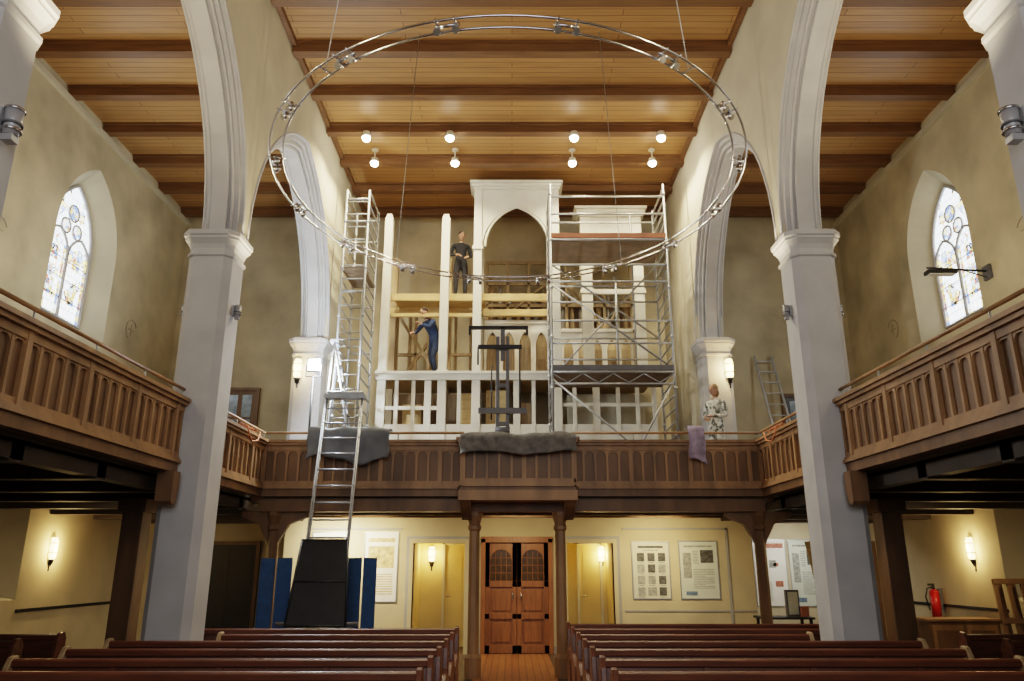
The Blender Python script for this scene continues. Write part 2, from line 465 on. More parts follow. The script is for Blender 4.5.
for s in (-1, 1):
    nrm = (-s, 0, 0); X = s*4.17
    for k, (ya, yb) in enumerate(((-1, 4.62), (5.27, 9.49), (10.11, 12.80))):
        b = B('gallery_parapet')
        parapet(b, (X, ya, 0), (X, yb, 0), nrm)
        for yy in ([9.32] if k == 1 else ([10.22] if k == 2 else [])):
            b.prism([(yy-.09, 2.80), (yy+.09, 2.80), (yy+.09, 2.62), (yy+.05, 2.44), (yy-.05, 2.40), (yy-.09, 2.44)], 'x', X-.10, X+.10, GALD)
        b.done()
    b = B('gallery_deck')
    x0, x1 = sorted((s*4.39, s*8.26))
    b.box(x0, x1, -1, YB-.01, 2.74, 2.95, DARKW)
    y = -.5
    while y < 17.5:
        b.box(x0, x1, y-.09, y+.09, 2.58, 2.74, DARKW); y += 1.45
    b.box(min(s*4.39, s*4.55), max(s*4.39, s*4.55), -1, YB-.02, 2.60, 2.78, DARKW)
    b.done()
    q = B('gallery_post'); yy = 10.7; xx = s*5.15
    q.box(xx-.14, xx+.14, yy-.14, yy+.14, 0, 2.58, GALD)
    q.box(xx-.19, xx+.19, yy-.19, yy+.19, 0, .2, GALD)
    q.box(xx-.19, xx+.19, yy-.19, yy+.19, 2.4, 2.58, GALD)
    q.done(.01)

b = B('gallery_parapet')
parapet(b, (-4.17, 12.80, 0), (-.81, 12.80, 0), (0, -1, 0))
parapet(b, (-.81, 12.38, 0), (1.0, 12.38, 0), (0, -1, 0), False)
parapet(b, (-.83, 12.80, 0), (-.83, 12.40, 0), (-1, 0, 0), False)
parapet(b, (1.02, 12.40, 0), (1.02, 12.80, 0), (1, 0, 0), False)
parapet(b, (1.0, 12.80, 0), (4.17, 12.80, 0), (0, -1, 0))
b.box(-.86, 1.05, 12.32, 12.85, 2.70, 2.86, GALW)
for x in (-.74, .93):
    b.prism([(12.30, 2.70), (12.84, 2.70), (12.84, 2.42), (12.62, 2.46), (12.40, 2.60)], 'x', x-.08, x+.08, GALD)
b.done()

b = B('gallery_deck')
b.box(-4.38, 4.38, 12.95, YB-.01, 2.72, 2.95, GALD)
y = 13.2
while y < 16.3:
    b.box(-4.2, 4.2, y-.07, y+.07, 2.62, 2.72, GALD); y += .8
b.box(-4.2, 4.2, 12.86, 13.02, 2.56, 2.76, GALD)
b.done()
b = B('organ_platform')
b.box(-3.73, 3.73, 14.0, YB-.02, 2.95, 3.45, PLY)
b.box(-3.73, 3.73, 13.98, 14.0, 3.38, 3.47, RAWW)
b.done()

for x in (-.62, .80, -3.95, 4.10):
    q = B('gallery_column')
    def oc(r, z): return [(x+r*math.cos(math.pi/8+i*math.pi/4), 13.0+r*math.sin(math.pi/8+i*math.pi/4), z) for i in range(8)]
    m = GALW if abs(x) < 1 else GALD
    q.loft([oc(.14, 0), oc(.14, .3), oc(.095, .36), oc(.09, 2.25), oc(.115, 2.28), (oc(.115, 2.33)), oc(.095, 2.36), oc(.14, 2.50), oc(.14, 2.56)], m)
    if abs(x) > 2:
        for d in (-1, 1):
            q.prism([(x+d*.08, 2.56), (x+d*.55, 2.56), (x+d*.55, 2.48), (x+d*.25, 2.36), (x+d*.08, 2.05)], 'y', 12.95, 13.05, m)
    q.done()

# ------------------------------------------------------------------ partition under gallery
b = B('wall_partition')
Y0, Y1 = 16.4, 16.6
xs = [(-4.75, -2.05), (-.98, -.64), (.84, 1.14), (2.10, 5.0)]
for x0, x1 in xs: b.box(x0, x1, Y0, Y1, 0, 2.70, PLASTER)
b.box(-2.05, -.98, Y0, Y1, 2.15, 2.70, PLASTER)
b.box(1.14, 2.10, Y0, Y1, 2.15, 2.70, PLASTER)
b.box(-.64, .84, Y0, Y1, 2.24, 2.70, PLASTER)
for x0, x1 in ((-2.05, -.98), (1.14, 2.10)):
    for o, t in ((.14, TRIMST), (.08, PLASTER)):
        d = .02 if t is TRIMST else .04
        b.box(x0-o, x0, Y0-d, Y1, 0, 2.15, t); b.box(x1, x1+o, Y0-d, Y1, 0, 2.15, t)
        b.box(x0-o, x1+o, Y0-d, Y1, 2.15, 2.15+o, t)
    b.box(x0-.05, x0, Y1, YB, 0, 2.4, PLASTER_Y); b.box(x1, x1+.05, Y1, YB, 0, 2.4, PLASTER_Y)
    b.box(x0, x1, YB-.06, YB-.005, 0, 2.5, PLASTER_Y)
    b.box(x0-.05, x1+.05, Y1, YB, 2.4, 2.45, PLASTER_Y)
b.box(4.45, 4.50, Y0-.02, Y0, 0.1, 2.45, TRIMST); b.box(2.3, 4.5, Y0-.02, Y0, 2.42, 2.46, TRIMST)
b.box(-4.3, -2.3, Y0-.02, Y0, 2.42, 2.46, TRIMST)
for x0, x1 in xs: b.box(x0, x1, Y0-.03, Y0, 0, .14, TRIMST)
b.box(2.3, 5.0, Y0-.015, Y0, .80, .83, TRIMST)
b.done()
for k, x0 in enumerate((-1.55, 1.45)):
    q = B('door_%d' % (6+k))
    q.box(x0, x0+.05, YB-.14, YB-.06, 0, 2.2, PAPER1); q.box(x0+.51, x0+.56, YB-.14, YB-.06, 0, 2.2, PAPER1)
    q.box(x0, x0+.56, YB-.14, YB-.06, 2.15, 2.2, PAPER1)
    q.box(x0+.05, x0+.51, YB-.10, YB-.06, 0.01, 2.15, PLASTER_Y)
    q.box(x0+.13, x0+.43, YB-.11, YB-.10, .2, 1.0, PLASTER_Y); q.box(x0+.13, x0+.43, YB-.11, YB-.10, 1.15, 1.98, PLASTER_Y)
    q.tube((x0+.1, YB-.15, 1.05), (x0+.2, YB-.15, 1.05), .012, CHROME); q.tube((x0+.1, YB-.15, 1.05), (x0+.1, YB-.10, 1.05), .012, CHROME)
    q.done()

b = B('door_1')
b.box(-.64, -.55, 16.33, 16.58, 0, 2.24, DOORW); b.box(.75, .84, 16.33, 16.58, 0, 2.24, DOORW)
b.box(-.64, .84, 16.33, 16.58, 2.16, 2.28, DOORW)
for x0, x1, s in ((-.55, .095, 1), (.105, .75, -1)):
    w = x1-x0; c = (x0+x1)/2
    b.box(x0, x1, 16.45, 16.48, 0.01, 2.15, DOORW)
    b.box(x0, x0+.09, 16.41, 16.45, 0.01, 2.15, DOORW); b.box(x1-.09, x1, 16.41, 16.45, 0.01, 2.15, DOORW)
    for z0, z1 in ((.01, .16), (.66, .76), (1.28, 1.40)): b.box(x0, x1, 16.41, 16.45, z0, z1, DOORW)
    b.box(x0+.14, x1-.14, 16.43, 16.45, .22, .60, DOORW); b.box(x0+.14, x1-.14, 16.43, 16.45, .82, 1.22, DOORW)
    A = arch(c, w/2-.10, 1.80, .22, 6)
    b.prism([(x0, 2.15), (x0, 1.40), (x0+.10, 1.40)]+A+[(x1-.10, 1.40), (x1, 1.40), (x1, 2.15)], 'y', 16.41, 16.44, DOORW)
    b.prism([(x0+.10, 1.40)]+A+[(x1-.10, 1.40)], 'y', 16.443, 16.449, GLASS_DK)
    for i in range(1, 4):
        b.box(x0+.10+i*(w-.2)/4-.006, x0+.10+i*(w-.2)/4+.006, 16.435, 16.45, 1.4, 1.98, DOORW)
        b.box(x0+.1, x1-.1, 16.435, 16.45, 1.40+i*.15, 1.412+i*.15, DOORW)
    b.tube((c+s*.24, 16.36, 1.02), (c+s*.24, 16.36, 1.16), .012, CHROME)
    b.tube((c+s*.24, 16.36, 1.09), (c+s*.24, 16.42, 1.09), .010, CHROME)
b.done(.004)

def plain_door(name, x0, x1, z0, z1, m, glass, y=YB):
    b = B(name)
    b.box(x0-.08, x0, y-.08, y, z0, z1+.08, GALD); b.box(x1, x1+.08, y-.08, y, z0, z1+.08, GALD)
    b.box(x0, x1, y-.08, y, z1, z1+.08, GALD)
    b.box(x0, x1, y-.05, y, z0, z1, m)
    w = x1-x0; h = z1-z0
    for c in (0, 1):
        b.box(x0+.1+c*(w/2-.04), x0+w/2-.05+c*(w/2-.04), y-.065, y-.05, z0+.12, z0+h*.45, m)
        b.box(x0+.1+c*(w/2-.04), x0+w/2-.05+c*(w/2-.04), y-.06, y-.05, z0+h*.52, z1-.1, glass)
        b.box(x0+.1+c*(w/2-.04), x0+w/2-.05+c*(w/2-.04), y-.066, y-.06, z0+h*.75, z0+h*.77, m)
    b.tube((x1-.07, y-.09, z0+1.0), (x1-.18, y-.09, z0+1.0), .012, CHROME)
    b.tube((x1-.07, y-.09, z0+1.0), (x1-.07, y-.05, z0+1.0), .012, CHROME)
    b.done()
plain_door('door_2', -6.85, -6.1, 2.96, 5.70, GALD, GLASS_SK)
plain_door('door_3', 6.5, 7.3, 2.96, 5.55, GREYP, GLASS_SK)
plain_door('door_4', -6.85, -5.75, 0.01, 2.15, BLACK, BLACK)
plain_door('door_5', 7.2, 8.1, 0.01, 2.15, DARKW, GLASS_DK)

def poster(x0, x1, z0, z1, y, paper, layout, seed):
    rn = random.Random(seed)
    b = B('wall_poster')
    b.box(x0, x1, y-.012, y, z0, z1, paper)
    for a in ((x0-.02, x0, z0-.02, z1+.02), (x1, x1+.02, z0-.02, z1+.02), (x0, x1, z0-.02, z0), (x0, x1, z1, z1+.02)):
        b.box(a[0], a[1], y-.02, y, a[2], a[3], ALU)
    w = x1-x0; h = z1-z0; yf = y-.014
    def area(u0, u1, v0, v1, m): b.box(x0+u0*w, x0+u1*w, yf, y-.011, z0+v0*h, z0+v1*h, m)
    if layout == 'portraits':
        area(.15, .85, .90, .94, INK); area(.3, .7, .85, .87, INKG)
        for r in range(4):
            for c in range(3):
                u = .10+c*.29; v = .66-r*.205
                if r == 3 and c == 1: area(u, u+.24, v, v+.15, INKG); continue
                area(u+.02, u+.22, v, v+.15, rn.choice([INK, INKG, INK])); area(u+.04, u+.2, v-.03, v-.015, INKG)
    elif layout == 'text':
        area(.12, .88, .90, .93, INKG); area(.08, .3, .35, .80, INKG); area(.55, .9, .62, .85, INK)
        for r in range(9): area(.34, .50, .82-r*.028, .832-r*.028, INKG)
        for r in range(12): area(.34, .90-(.25 if r % 5 == 4 else 0), .50-r*.03, .512-r*.03, INKG)
        area(.12, .42, .05, .12, INKB)
    elif layout == 'map':
        area(.05, .95, .88, .95, INKR)
        for k in range(9):
            u = rn.uniform(.06, .7); v = rn.uniform(.1, .74)
            area(u, u+rn.uniform(.12, .25), v, v+rn.uniform(.05, .12), rn.choice([INKG, INKR, INKB, INK]))
        for r in range(10): area(.08, .5, .08+r*.03, .09+r*.03, INKG)
    else:
        area(.08, .92, .86, .92, INKO); area(.1, .9, .48, .80, INKO)
        for r in range(9): area(.12, .88, .10+r*.035, .115+r*.035, INKO)
    b.done()
poster(2.50, 3.25, 1.06, 2.16, 16.4, PAPER1, 'portraits', 1)
poster(3.48, 4.25, 1.06, 2.18, 16.4, PAPER2, 'text', 2)
poster(-3.05, -2.38, 1.0, 2.36, 16.4, PAPER3, 'pale', 3)
poster(-4.15, -3.45, 1.0, 2.36, 16.4, PAPER3, 'pale', 4)
poster(5.45, 6.15, .85, 2.25, 17.8, PAPER3, 'map', 5)
poster(6.25, 6.95, .85, 2.25, 17.8, PAPER2, 'text', 6)
poster(5.15, 5.38, 1.5, 2.1, 17.8, PAPER3, 'map', 7)

# ------------------------------------------------------------------ pews
def pew_mesh(L):
    b = B('church_pew')
    prof = [(-.34, 0), (-.36, .40), (-.30, .50), (-.12, .56), (.02, .62), (.07, .84), (.12, .92), (.20, .93), (.25, .86), (.24, .55), (.20, 0)]
    b.prism(prof, 'x', 0, .05, PEWW); b.prism(prof, 'x', L-.05, L, PEWL)
    b.box(.05, L-.05, -.32, .12, .40, .44, PEWW)
    b.prism([(.08, .44), (.14, .86), (.17, .86), (.11, .44)], 'x', .05, L-.05, PEWW)
    b.prism([(.105, .84), (.105, .89), (.135, .905), (.205, .90), (.21, .85), (.17, .83)], 'x', .03, L-.03, PEWW)
    b.prism([(.10, .58), (.115, .66), (.095, .66), (.08, .58)], 'x', .05, L-.05, PEWW)
    b.box(.05, L-.05, .16, .30, .60, .62, PEWW)
    b.box(.05, L-.05, .10, .13, .08, .42, PEWW)
    k = int(L/1.0)
    for i in range(1, k+1):
        x = i*L/(k+1)
        b.box(x-.02, x+.02, -.25, .1, 0, .40, PEWW)
        b.prism([(.06, .44), (.12, .84), (.14, .84), (.10, .44)], 'x', x-.03, x+.03, PEWW)
    o = b.done(.006)
    me = o.data; bpy.data.objects.remove(o)
    return me
PM = {'long': pew_mesh(3.78), 'short': pew_mesh(2.86), 'side': pew_mesh(2.6)}
def place_pew(kind, x, y, mirror):
    me = PM[kind]
    o = bpy.data.objects.new('church_pew', me); scene.collection.objects.link(o)
    bv = o.modifiers.new('bevel', 'BEVEL'); bv.width = .006; bv.segments = 1; bv.limit_method = 'ANGLE'
    o.location = (x, y, 0)
    if mirror: o.scale = (-1, 1, 1)
for i in range(9):
    y = 4.6+.85*i
    kind = 'short' if i in (0, 1, 6) else 'long'
    if i < 8: place_pew(kind, -.70, y, True)
    place_pew(kind, .78, y, False)
    if 0 < i < 8 and i != 7:
        place_pew('side', -5.45, y, True); place_pew('side', 5.45, y, False)

# ------------------------------------------------------------------ hanging ring
b = B('lighting_ring')
RC = Vector((-.05, 8.74, 6.35)); R = 2.92
TI = Matrix.Rotation(-.062, 3, 'X')
def rp(r, t, dz=0): return RC+TI @ Vector((r*math.cos(t), r*math.sin(t), dz))
for rr in (R, R-.15):
    b.path([rp(rr, 2*math.pi*i/96) for i in range(96)], .013, CHROME, 8, True)
for i in range(16):
    t = 2*math.pi*(i+.5)/16
    er = TI @ Vector((math.cos(t), math.sin(t), 0)); et = Vector((-math.sin(t), math.cos(t), 0))
    c = rp(R-.075, t)
    for k in (-.09, .09):
        b.tube(c+et*k-er*.10, c+et*k+er*.10, .011, CHROME)
    b.tube(c-et*.12, c+et*.12, .018, CHROME, 8)
    for k in (-1, 1):
        h = c+et*k*.09
        b.tube(h, h+Vector((0, 0, -.05)), .009, CHROME)
        b.tube(h+Vector((0, 0, -.03))-er*.03, h+Vector((0, 0, -.085))+er*.03, .026, CHROME, 10, .036)
for t in (math.radians(52), math.radians(128), math.radians(-50), math.radians(-130)):
    c = rp(R-.075, t); er = Vector((math.cos(t), math.sin(t), 0))
    b.tube(c, (c.x*.86, RC.y+(c.y-RC.y)*.9, H), .005, STEEL, 5)
    b.tube(c-er*.1, c+er*.1, .01, CHROME)
b.done()

# ------------------------------------------------------------------ ceiling lamps
def light(kind, name, loc, power, col, rot=None, size=.1, **kw):
    l = bpy.data.lights.new(name, kind); l.energy = power; l.color = col
    if kind == 'AREA':
        l.shape = 'RECTANGLE'; l.size = size; l.size_y = kw.get('size_y', size)
    else: l.shadow_soft_size = size
    if kind == 'SPOT':
        l.spot_size = kw.get('ang', 1.5); l.spot_blend = .6
    o = bpy.data.objects.new(name, l); scene.collection.objects.link(o); o.location = loc
    if rot is not None:
        o.rotation_euler = Vector(rot).to_track_quat('-Z', 'Y').to_euler()
    return o
WARM = (1, .80, .52)
for (y, xs_) in ((13.5, (-2.93, -1.25, 1.25, 3.0)), (14.5, (-2.94, -1.22, 1.29, 3.0))):
    for x in xs_:
        b = B('ceiling_spotlight')
        zt = H-.001 if y > 14 else H-.20
        b.tube((x, y, zt), (x, y, zt-.03), .07, WHITE, 14)
        b.tube((x, y, zt-.03), (x, y, H-.23), .015, WHITE, 8)
        b.tube((x, y, H-.22), (x, y, H-.32), .07, WHITE, 16, .085)
        b.tube((x, y, H-.32), (x, y, H-.34), .085, LAMP, 16, .085)
        b.ball((x, y, H-.35), (.08, .08, .055), LAMP, 14, 8)
        b.done()
        light('SPOT', 'spot_beam', (x, y, H-.45), 230, (1, .84, .58), (0, 0, -1), .06, ang=2.5)

# ------------------------------------------------------------------ sconces
def sconce(x, y, z, n, power=14, h=.42):
    n = Vector(n); b = B('wall_sconce')
    u = Vector((-n.y, n.x, 0))
    c = Vector((x, y, z))
    def hr(zz, r, k=9):
        return [c+u*(r*math.cos(t))+n*(r*math.sin(t)*1.0+.015)+Vector((0, 0, zz)) for t in [math.pi*i/(k-1) for i in range(k)]]
    b.loft([hr(-h/2, .04), hr(-h/2+.08, .075), hr(h/2-.08, .085), hr(h/2, .06)], SCONCE, True)
    b.loft([hr(-h/2-.07, .02), hr(-h/2+.01, .05), hr(-h/2+.04, .07)], BLACK, True)
    for zz in (-.06, .1):
        b.loft([hr(zz, .09), hr(zz+.015, .09)], BLACK)
    p = c+Vector((0, 0, -h/2-.05))
    b.tube(p, p+Vector((0, 0, -.08)), .012, BLACK)
    b.ball(p+Vector((0, 0, -.09)), (.02, .02, .02), BLACK, 8, 5)
    M = [c+u*a+n*q+Vector((0, 0, zz)) for a in (-.04, .04) for q in (0, .02) for zz in (-h/2-.06, h/2)]
    vs = [b.v(q) for q in M]
    for q in ((0, 1, 3, 2), (4, 6, 7, 5), (0, 4, 5, 1), (2, 3, 7, 6), (0, 2, 6, 4), (1, 5, 7, 3)): b.f([vs[i] for i in q], BLACK)
    b.done()
    light('POINT', 'sconce_light', c+n*.22, power, (1, .70, .32), None, .07)
sconce(-XO, 14.15, 1.98, (1, 0, 0), 36)
sconce(XO, 14.15, 1.98, (-1, 0, 0), 36)
sconce(-1.80, YB-.06, 1.93, (0, -1, 0), 18, .36)
sconce(2.0, YB-.06, 1.93, (0, -1, 0), 18, .36)
sconce(-4.24, 14.60, 5.42, (0, -1, 0), 28)
sconce(4.30, 14.60, 5.42, (0, -1, 0), 28)

def fixture(x, y, z, s, k):
    b = B('pillar_floodlight')
    b.box(x-.02, x+.02, y-.06*k, y+.06*k, z-.12*k, z+.12*k, LGREY)
    cx = x-s*.10*k
    b.tube((x, y, z), (cx, y, z), .02, LGREY)
    b.tube((cx, y, z-.14*k), (cx, y, z+.13*k), .062*k, LGREY, 14, .075*k)
    for zz in (-.10, -.04, .10):
        b.tube((cx, y, z+zz*k), (cx, y, z+(zz+.02)*k), .085*k, GREYP if zz == -.04 else CHROME, 14)
    b.tube((cx, y, z+.13*k), (cx, y, z+.135*k), .06*k, GREYP, 14)
    b.box(cx-.05*k, cx+.05*k, y-.05*k, y+.05*k, z-.2*k, z-.14*k, LGREY)
    b.done()
for s in (-1, 1):
    fixture(s*3.79, 4.95, 4.86, s, .85)
    fixture(s*3.79, 9.8, 5.02, s, .6)
    fixture(s*4.39, 9.8, 5.02, -s, .6)

# lamp arm in front of the right-hand aisle window
b = B('bracket_lamp')
b.box(8.22, 8.27, 12.2, 12.4, 6.45, 6.7, GREYP)
b.tube((8.24, 12.3, 6.60), (7.15, 12.2, 6.62), .018, BLACK, 6)
b.tube((8.24, 12.3, 6.48), (7.75, 12.25, 6.61), .010, BLACK, 6)
b.box(7.12, 7.62, 12.12, 12.28, 6.50, 6.56, BLACK)
b.box(7.16, 7.58, 12.14, 12.26, 6.485, 6.50, PAPER3)
for x in (7.2, 7.55): b.tube((x, 12.2, 6.56), (x, 12.2, 6.62), .008, BLACK, 5)
b.done()

# ------------------------------------------------------------------ organ case
b = B('organ_case')
YF = 15.4
PZ = 3.46
for x0, x1 in ((-.84, -.66), (.88, 1.04)):
    for y0 in (YF, YF+1.1):
        b.box(x0, x1, y0, y0+.18, PZ, 9.9, WHITE)
    b.box(x0-.03, x1+.03, YF-.03, YF+.21, 8.35, 8.43, WHITE)
def archpanel(x0, x1, zb, zt, zs, rise, y0, y1, m, inset=0.0, n=8):
    c = (x0+x1)/2; a = (x1-x0)/2-inset
    A = arch(c, a, zs, rise, n)
    b.prism([(x0, zt), (x0, zb)]+([(c-a, zb)] if zb < zs else [])+A+([(c+a, zb)] if zb < zs else [])+[(x1, zb), (x1, zt)], 'y', y0, y1, m)
archpanel(-.66, .88, 8.35, 9.9, 8.42, .98, YF+.03, YF+.12, WHITE, .015, 10)
b.path([(p[0], YF+.02, p[1]) for p in arch(.11, .70, 8.42, .95, 10)], .03, WHITE)
for z0, z1, o in ((9.80, 9.86, .03), (9.86, 9.93, .06), (9.93, 9.99, .10)):
    b.box(-.84-o, 1.04+o, YF-o, YF+.45+o, z0, z1, WHITE)
b.box(-.84, -.80, YF+.18, YF+1.1, 8.2, 9.9, WHITE); b.box(1.0, 1.04, YF+.18, YF+1.1, 8.2, 9.9, WHITE)
for x in (-2.72, -1.46):
    b.box(x-.09, x+.09, YF, YF+.16, PZ, 9.10, WHITE)
    b.prism([(x-.09, 9.10), (x+.09, 9.10), (x+.05, 9.2), (x-.05, 9.2)], 'y', YF, YF+.16, WHITE)
    b.box(x-.12, x+.12, YF-.03, YF+.19, 5.5, 5.62, WHITE)
    b.box(x-.07, x+.07, YF+1.1, YF+1.24, PZ, 8.6, INNERW)
b.box(-2.82, .86, YF+.18, YF+.26, 7.22, 7.38, RAWW)
b.box(-2.6, -.6, YF+.26, YF+1.3, 7.34, 7.40, RAWW)
b.box(-2.82, -.6, YF+1.0, YF+1.08, 7.18, 7.34, RAWW)
b.box(-.64, .86, YF+.7, YF+.8, 7.05, 7.2, RAWW)
b.box(-2.62, -.84, YF+.2, YF+.26, 6.86, 6.94, RAWW)
b.box(-2.85, 3.05, YF-.05, YF+.05, 5.40, 5.56, WHITE)
b.box(-2.80, 3.0, YF+.05, YF+1.5, 5.46, 5.54, RAWW)
b.box(-2.85, 3.05, YF-.09, YF+.0, 5.52, 5.58, WHITE)
for i, x in enumerate((-2.4, -2.05, -1.75, -1.1, -.3, .1, .45, 1.3, 1.75, 2.2, 2.6, 2.95)):
    w_ = .07 if i in (2, 5, 8) else .04
    b.box(x-w_, x+w_, YF+.02, YF+.10, PZ, 5.4, WHITE)
b.box(-2.72, -1.4, YF+.03, YF+.08, 4.78, 4.86, WHITE)
b.box(.9, 3.0, YF+.03, YF+.08, 4.85, 4.93, WHITE)
b.box(-2.72, 3.0, YF+.03, YF+.08, PZ, 4.48, WHITE)
b.box(-2.6, -.9, YF+.9, YF+.95, 4.4, 5.3, BROWNW)
b.box(-1.15, -.85, YF+.2, YF+.5, 4.3, 5.15, RAWW); b.box(-.55, -.1, YF+.3, YF+.6, 4.3, 5.25, RAWW); b.box(.15, .4, YF+.4, YF+.6, 4.3, 5.0, BROWNW)
b.box(-2.3, -1.9, YF+.3, YF+.6, 4.3, 4.95, RAWW)
b.box(1.2, 2.9, YF+.9, YF+.95, 4.4, 5.3, PLASTER_N)
def arcband(x0, x1, n, z0, z1, y0, y1, m):
    w = (x1-x0)/n
    for i in range(n):
        xa = x0+i*w
        archpanel(xa, xa+w, z0+.12, z1, z0+(z1-z0)*.62, (z1-z0)*.24, y0, y1, m, .055, 5)
    b.box(x0, x1, y0, y1, z0, z0+.12, m)
    b.box(x0, x1, y0-.04, y1, z1, z1+.08, m)
arcband(-.62, .84, 4, 5.60, 6.90, YF+.85, YF+.92, WHITE)
arcband(1.1, 2.7, 5, 5.60, 6.70, YF+.85, YF+.92, WHITE)
b.box(-.62, 2.7, YF+1.25, YF+1.3, 5.6, 6.75, INNERW)
for p, q in (((-2.6, 5.56), (-1.5, 7.2)), ((-1.5, 5.56), (-2.6, 7.2)), ((-2.2, 5.56), (-2.2, 7.2)), ((-1.9, 5.56), (-1.9, 6.9)), ((-2.6, 6.3), (-.84, 6.3)), ((-2.6, 5.9), (-1.7, 5.9))):
    b.path([(p[0], YF+1.28, p[1]), (q[0], YF+1.28, q[1])], .05, INNERW, 4)
for x in (-2.65, -2.35, -1.9, -1.3, -.95):
    b.box(x-.03, x+.03, YF+1.35, YF+1.45, 5.5, 7.3, INNERW)
# open timber frame with a few pipes still standing behind arch and right tower
b.box(-.62, 2.9, YF+2.0, YF+2.05, 5.6, 7.9, BROWNW)
for z in (6.95, 7.6, 8.15, 8.7): b.box(-.62, 2.9, YF+1.70, YF+1.78, z, z+.08, INNERW)
for x in (-.6, -.1, .4, .85, 1.3, 2.2, 2.85):
    b.box(x-.035, x+.035, YF+1.70, YF+1.78, 5.6, 8.75, INNERW)
for i in range(16):
    x = -.5+i*.215; top = 8.05+.38*math.cos(i*.9)
    b.tube((x, YF+1.88, 7.0), (x, YF+1.88, top), .055 if i % 2 else .07, PIPE if i % 3 else INNERW, 10)
    b.tube((x, YF+1.88, 6.75), (x, YF+1.88, 7.0), .02, PIPE, 8, .06)
for q in ((-.6, 7.0, .85, 8.2), (1.3, 8.2, 2.2, 7.0), (2.2, 7.0, 2.85, 8.2)):
    b.path([(q[0], YF+1.68, q[1]), (q[2], YF+1.68, q[3])], .035, INNERW, 4)
YR = 15.75
for x0, x1 in ((1.54, 1.78), (2.70, 2.92)):
    b.box(x0, x1, YR, YR+.18, 5.54, 9.4, WHITE)
    b.box(x0-.03, x1+.03, YR-.03, YR+.2, 7.45, 7.55, WHITE)
archpanel(1.78, 2.24, 8.0, 9.4, 8.2, .42, YR+.03, YR+.1, WHITE, .03, 6)
archpanel(2.24, 2.70, 8.0, 9.4, 8.2, .42, YR+.03, YR+.1, WHITE, .03, 6)
for z0, z1, o in ((9.30, 9.38, .04), (9.38, 9.46, .08), (9.46, 9.52, .13)):
    b.box(1.54-o, 2.92+o, YR-o, YR+.6, z0, z1, WHITE)
b.box(1.80, 2.70, YR+.03, YR+.1, 7.45, 7.56, WHITE)
archpanel(1.04, 1.54, 7.9, 8.75, 8.1, .45, YR+.05, YR+.1, WHITE, .03, 6)
b.box(1.04, 1.54, YR+.03, YR+.12, 8.75, 8.85, WHITE)
b.done(.006)

# ------------------------------------------------------------------ scaffolds
def cyl_scaf(b, x0, x1, y0, y1, zf, zr, z1, decks, rails, rung=.5):
    r = .024
    for y, z0 in ((y0, zf), (y1, zr)):
        for x in (x0, x1):
            b.tube((x, y, z0), (x, y, z1), r, STEEL)
            b.tube((x, y, z0), (x, y, z0+.02), .06, STEEL)
            z = z0+.9
            while z < z1:
                b.tube((x, y, z), (x, y, z+.06), .034, STEEL); z += 1.0
    for x in (x0, x1):
        z = zr+.3
        while z < z1:
            b.tube((x, y0, z), (x, y1, z), .018, STEEL, 6); z += rung
    for z in rails:
        for y in (y0, y1): b.tube((x0, y, z), (x1, y, z), .02, STEEL, 6)
    for z in decks:
        b.box(x0+.03, x1-.03, y0+.03, y1-.03, z-.06, z, PLY)
        for y in (y0, y1):
            b.tube((x0, y, z-.03), (x1, y, z-.03), .024, STEEL, 6)
b = B('scaffold_tower')
x0, x1, y0, y1 = .76, 3.05, 13.85, 15.05
cyl_scaf(b, x0, x1, y0, y1, 2.95, 3.46, 9.10, [5.22, 7.92], [8.82, 8.44, 7.35, 7.0, 6.2, 5.75], .25)
b.tube((x0, y0, 6.95), (x1, y0, 5.25), .02, STEEL, 6)
b.tube((x0, y0, 5.05), (x1, y0, 3.1), .02, STEEL, 6)
b.tube((x1, y0, 5.05), (x0+1.2, y0, 3.1), .02, STEEL, 6)
b.tube((x0, y1, 5.3), (x1, y1, 7.8), .02, STEEL, 6)
b.tube((x0, y1, 7.9), (x1, y1, 6.2), .02, STEEL, 6)
b.tube((x0+1.25, y0, 5.2), (x0+1.25, y0, 7.0), .02, STEEL, 6)
b.tube((x1-.5, y1, 5.2), (x1-.5, y1, 9.0), .02, STEEL, 6)
b.box(x0, x1, y0-.02, y0+.01, 7.92, 8.02, REDT)
b.box(x0, x1, y1-.01, y1+.02, 7.92, 8.02, REDT)
b.box(x0, x1, y0-.02, y0+.01, 5.22, 5.32, GREYP)
for k in range(8):
    xa = x0+(x1-x0)*k/8; xb = x0+(x1-x0)*(k+1)/8
    b.tube((xa, y0, 4.98 if k % 2 else 5.16), (xb, y0, 5.16 if k % 2 else 4.98), .013, STEEL, 5)
b.tube((x0, y0, 4.96), (x1, y0, 4.96), .02, STEEL, 6)
b.done()

b = B('scaffold_tower')
x0, x1, y0, y1 = -3.38, -2.92, 14.1, 15.15
cyl_scaf(b, x0, x1, y0, y1, 3.46, 3.46, 9.10, [], [8.9, 8.4, 6.9, 5.9], .28)
for k in range(19):
    z = 3.8+k*.28
    b.tube((x0, y0, z), (x1, y0, z), .014, STEEL, 6)
b.box(x0, x1, y0, y1, 7.35, 7.41, PLY)
b.done()
b = B('step_ladder')
xa, xb, yy = -3.30, -2.75, 13.55
for q in (0, .28):
    b.tube((xa, yy+q, 5.70), (xb, yy+q, 2.97), .022, ALU)
    b.tube((xa, yy+q, 5.70), (xa-.15, yy+q, 2.97), .018, ALU)
for k in range(9):
    t = (k+.5)/9
    x = xa+(xb-xa)*t; z = 5.70-2.73*t
    b.box(x-.05, x+.05, yy, yy+.28, z-.015, z+.012, ALU)
b.box(xa-.08, xa+.08, yy-.02, yy+.30, 5.68, 5.74, ALU)
b.done()

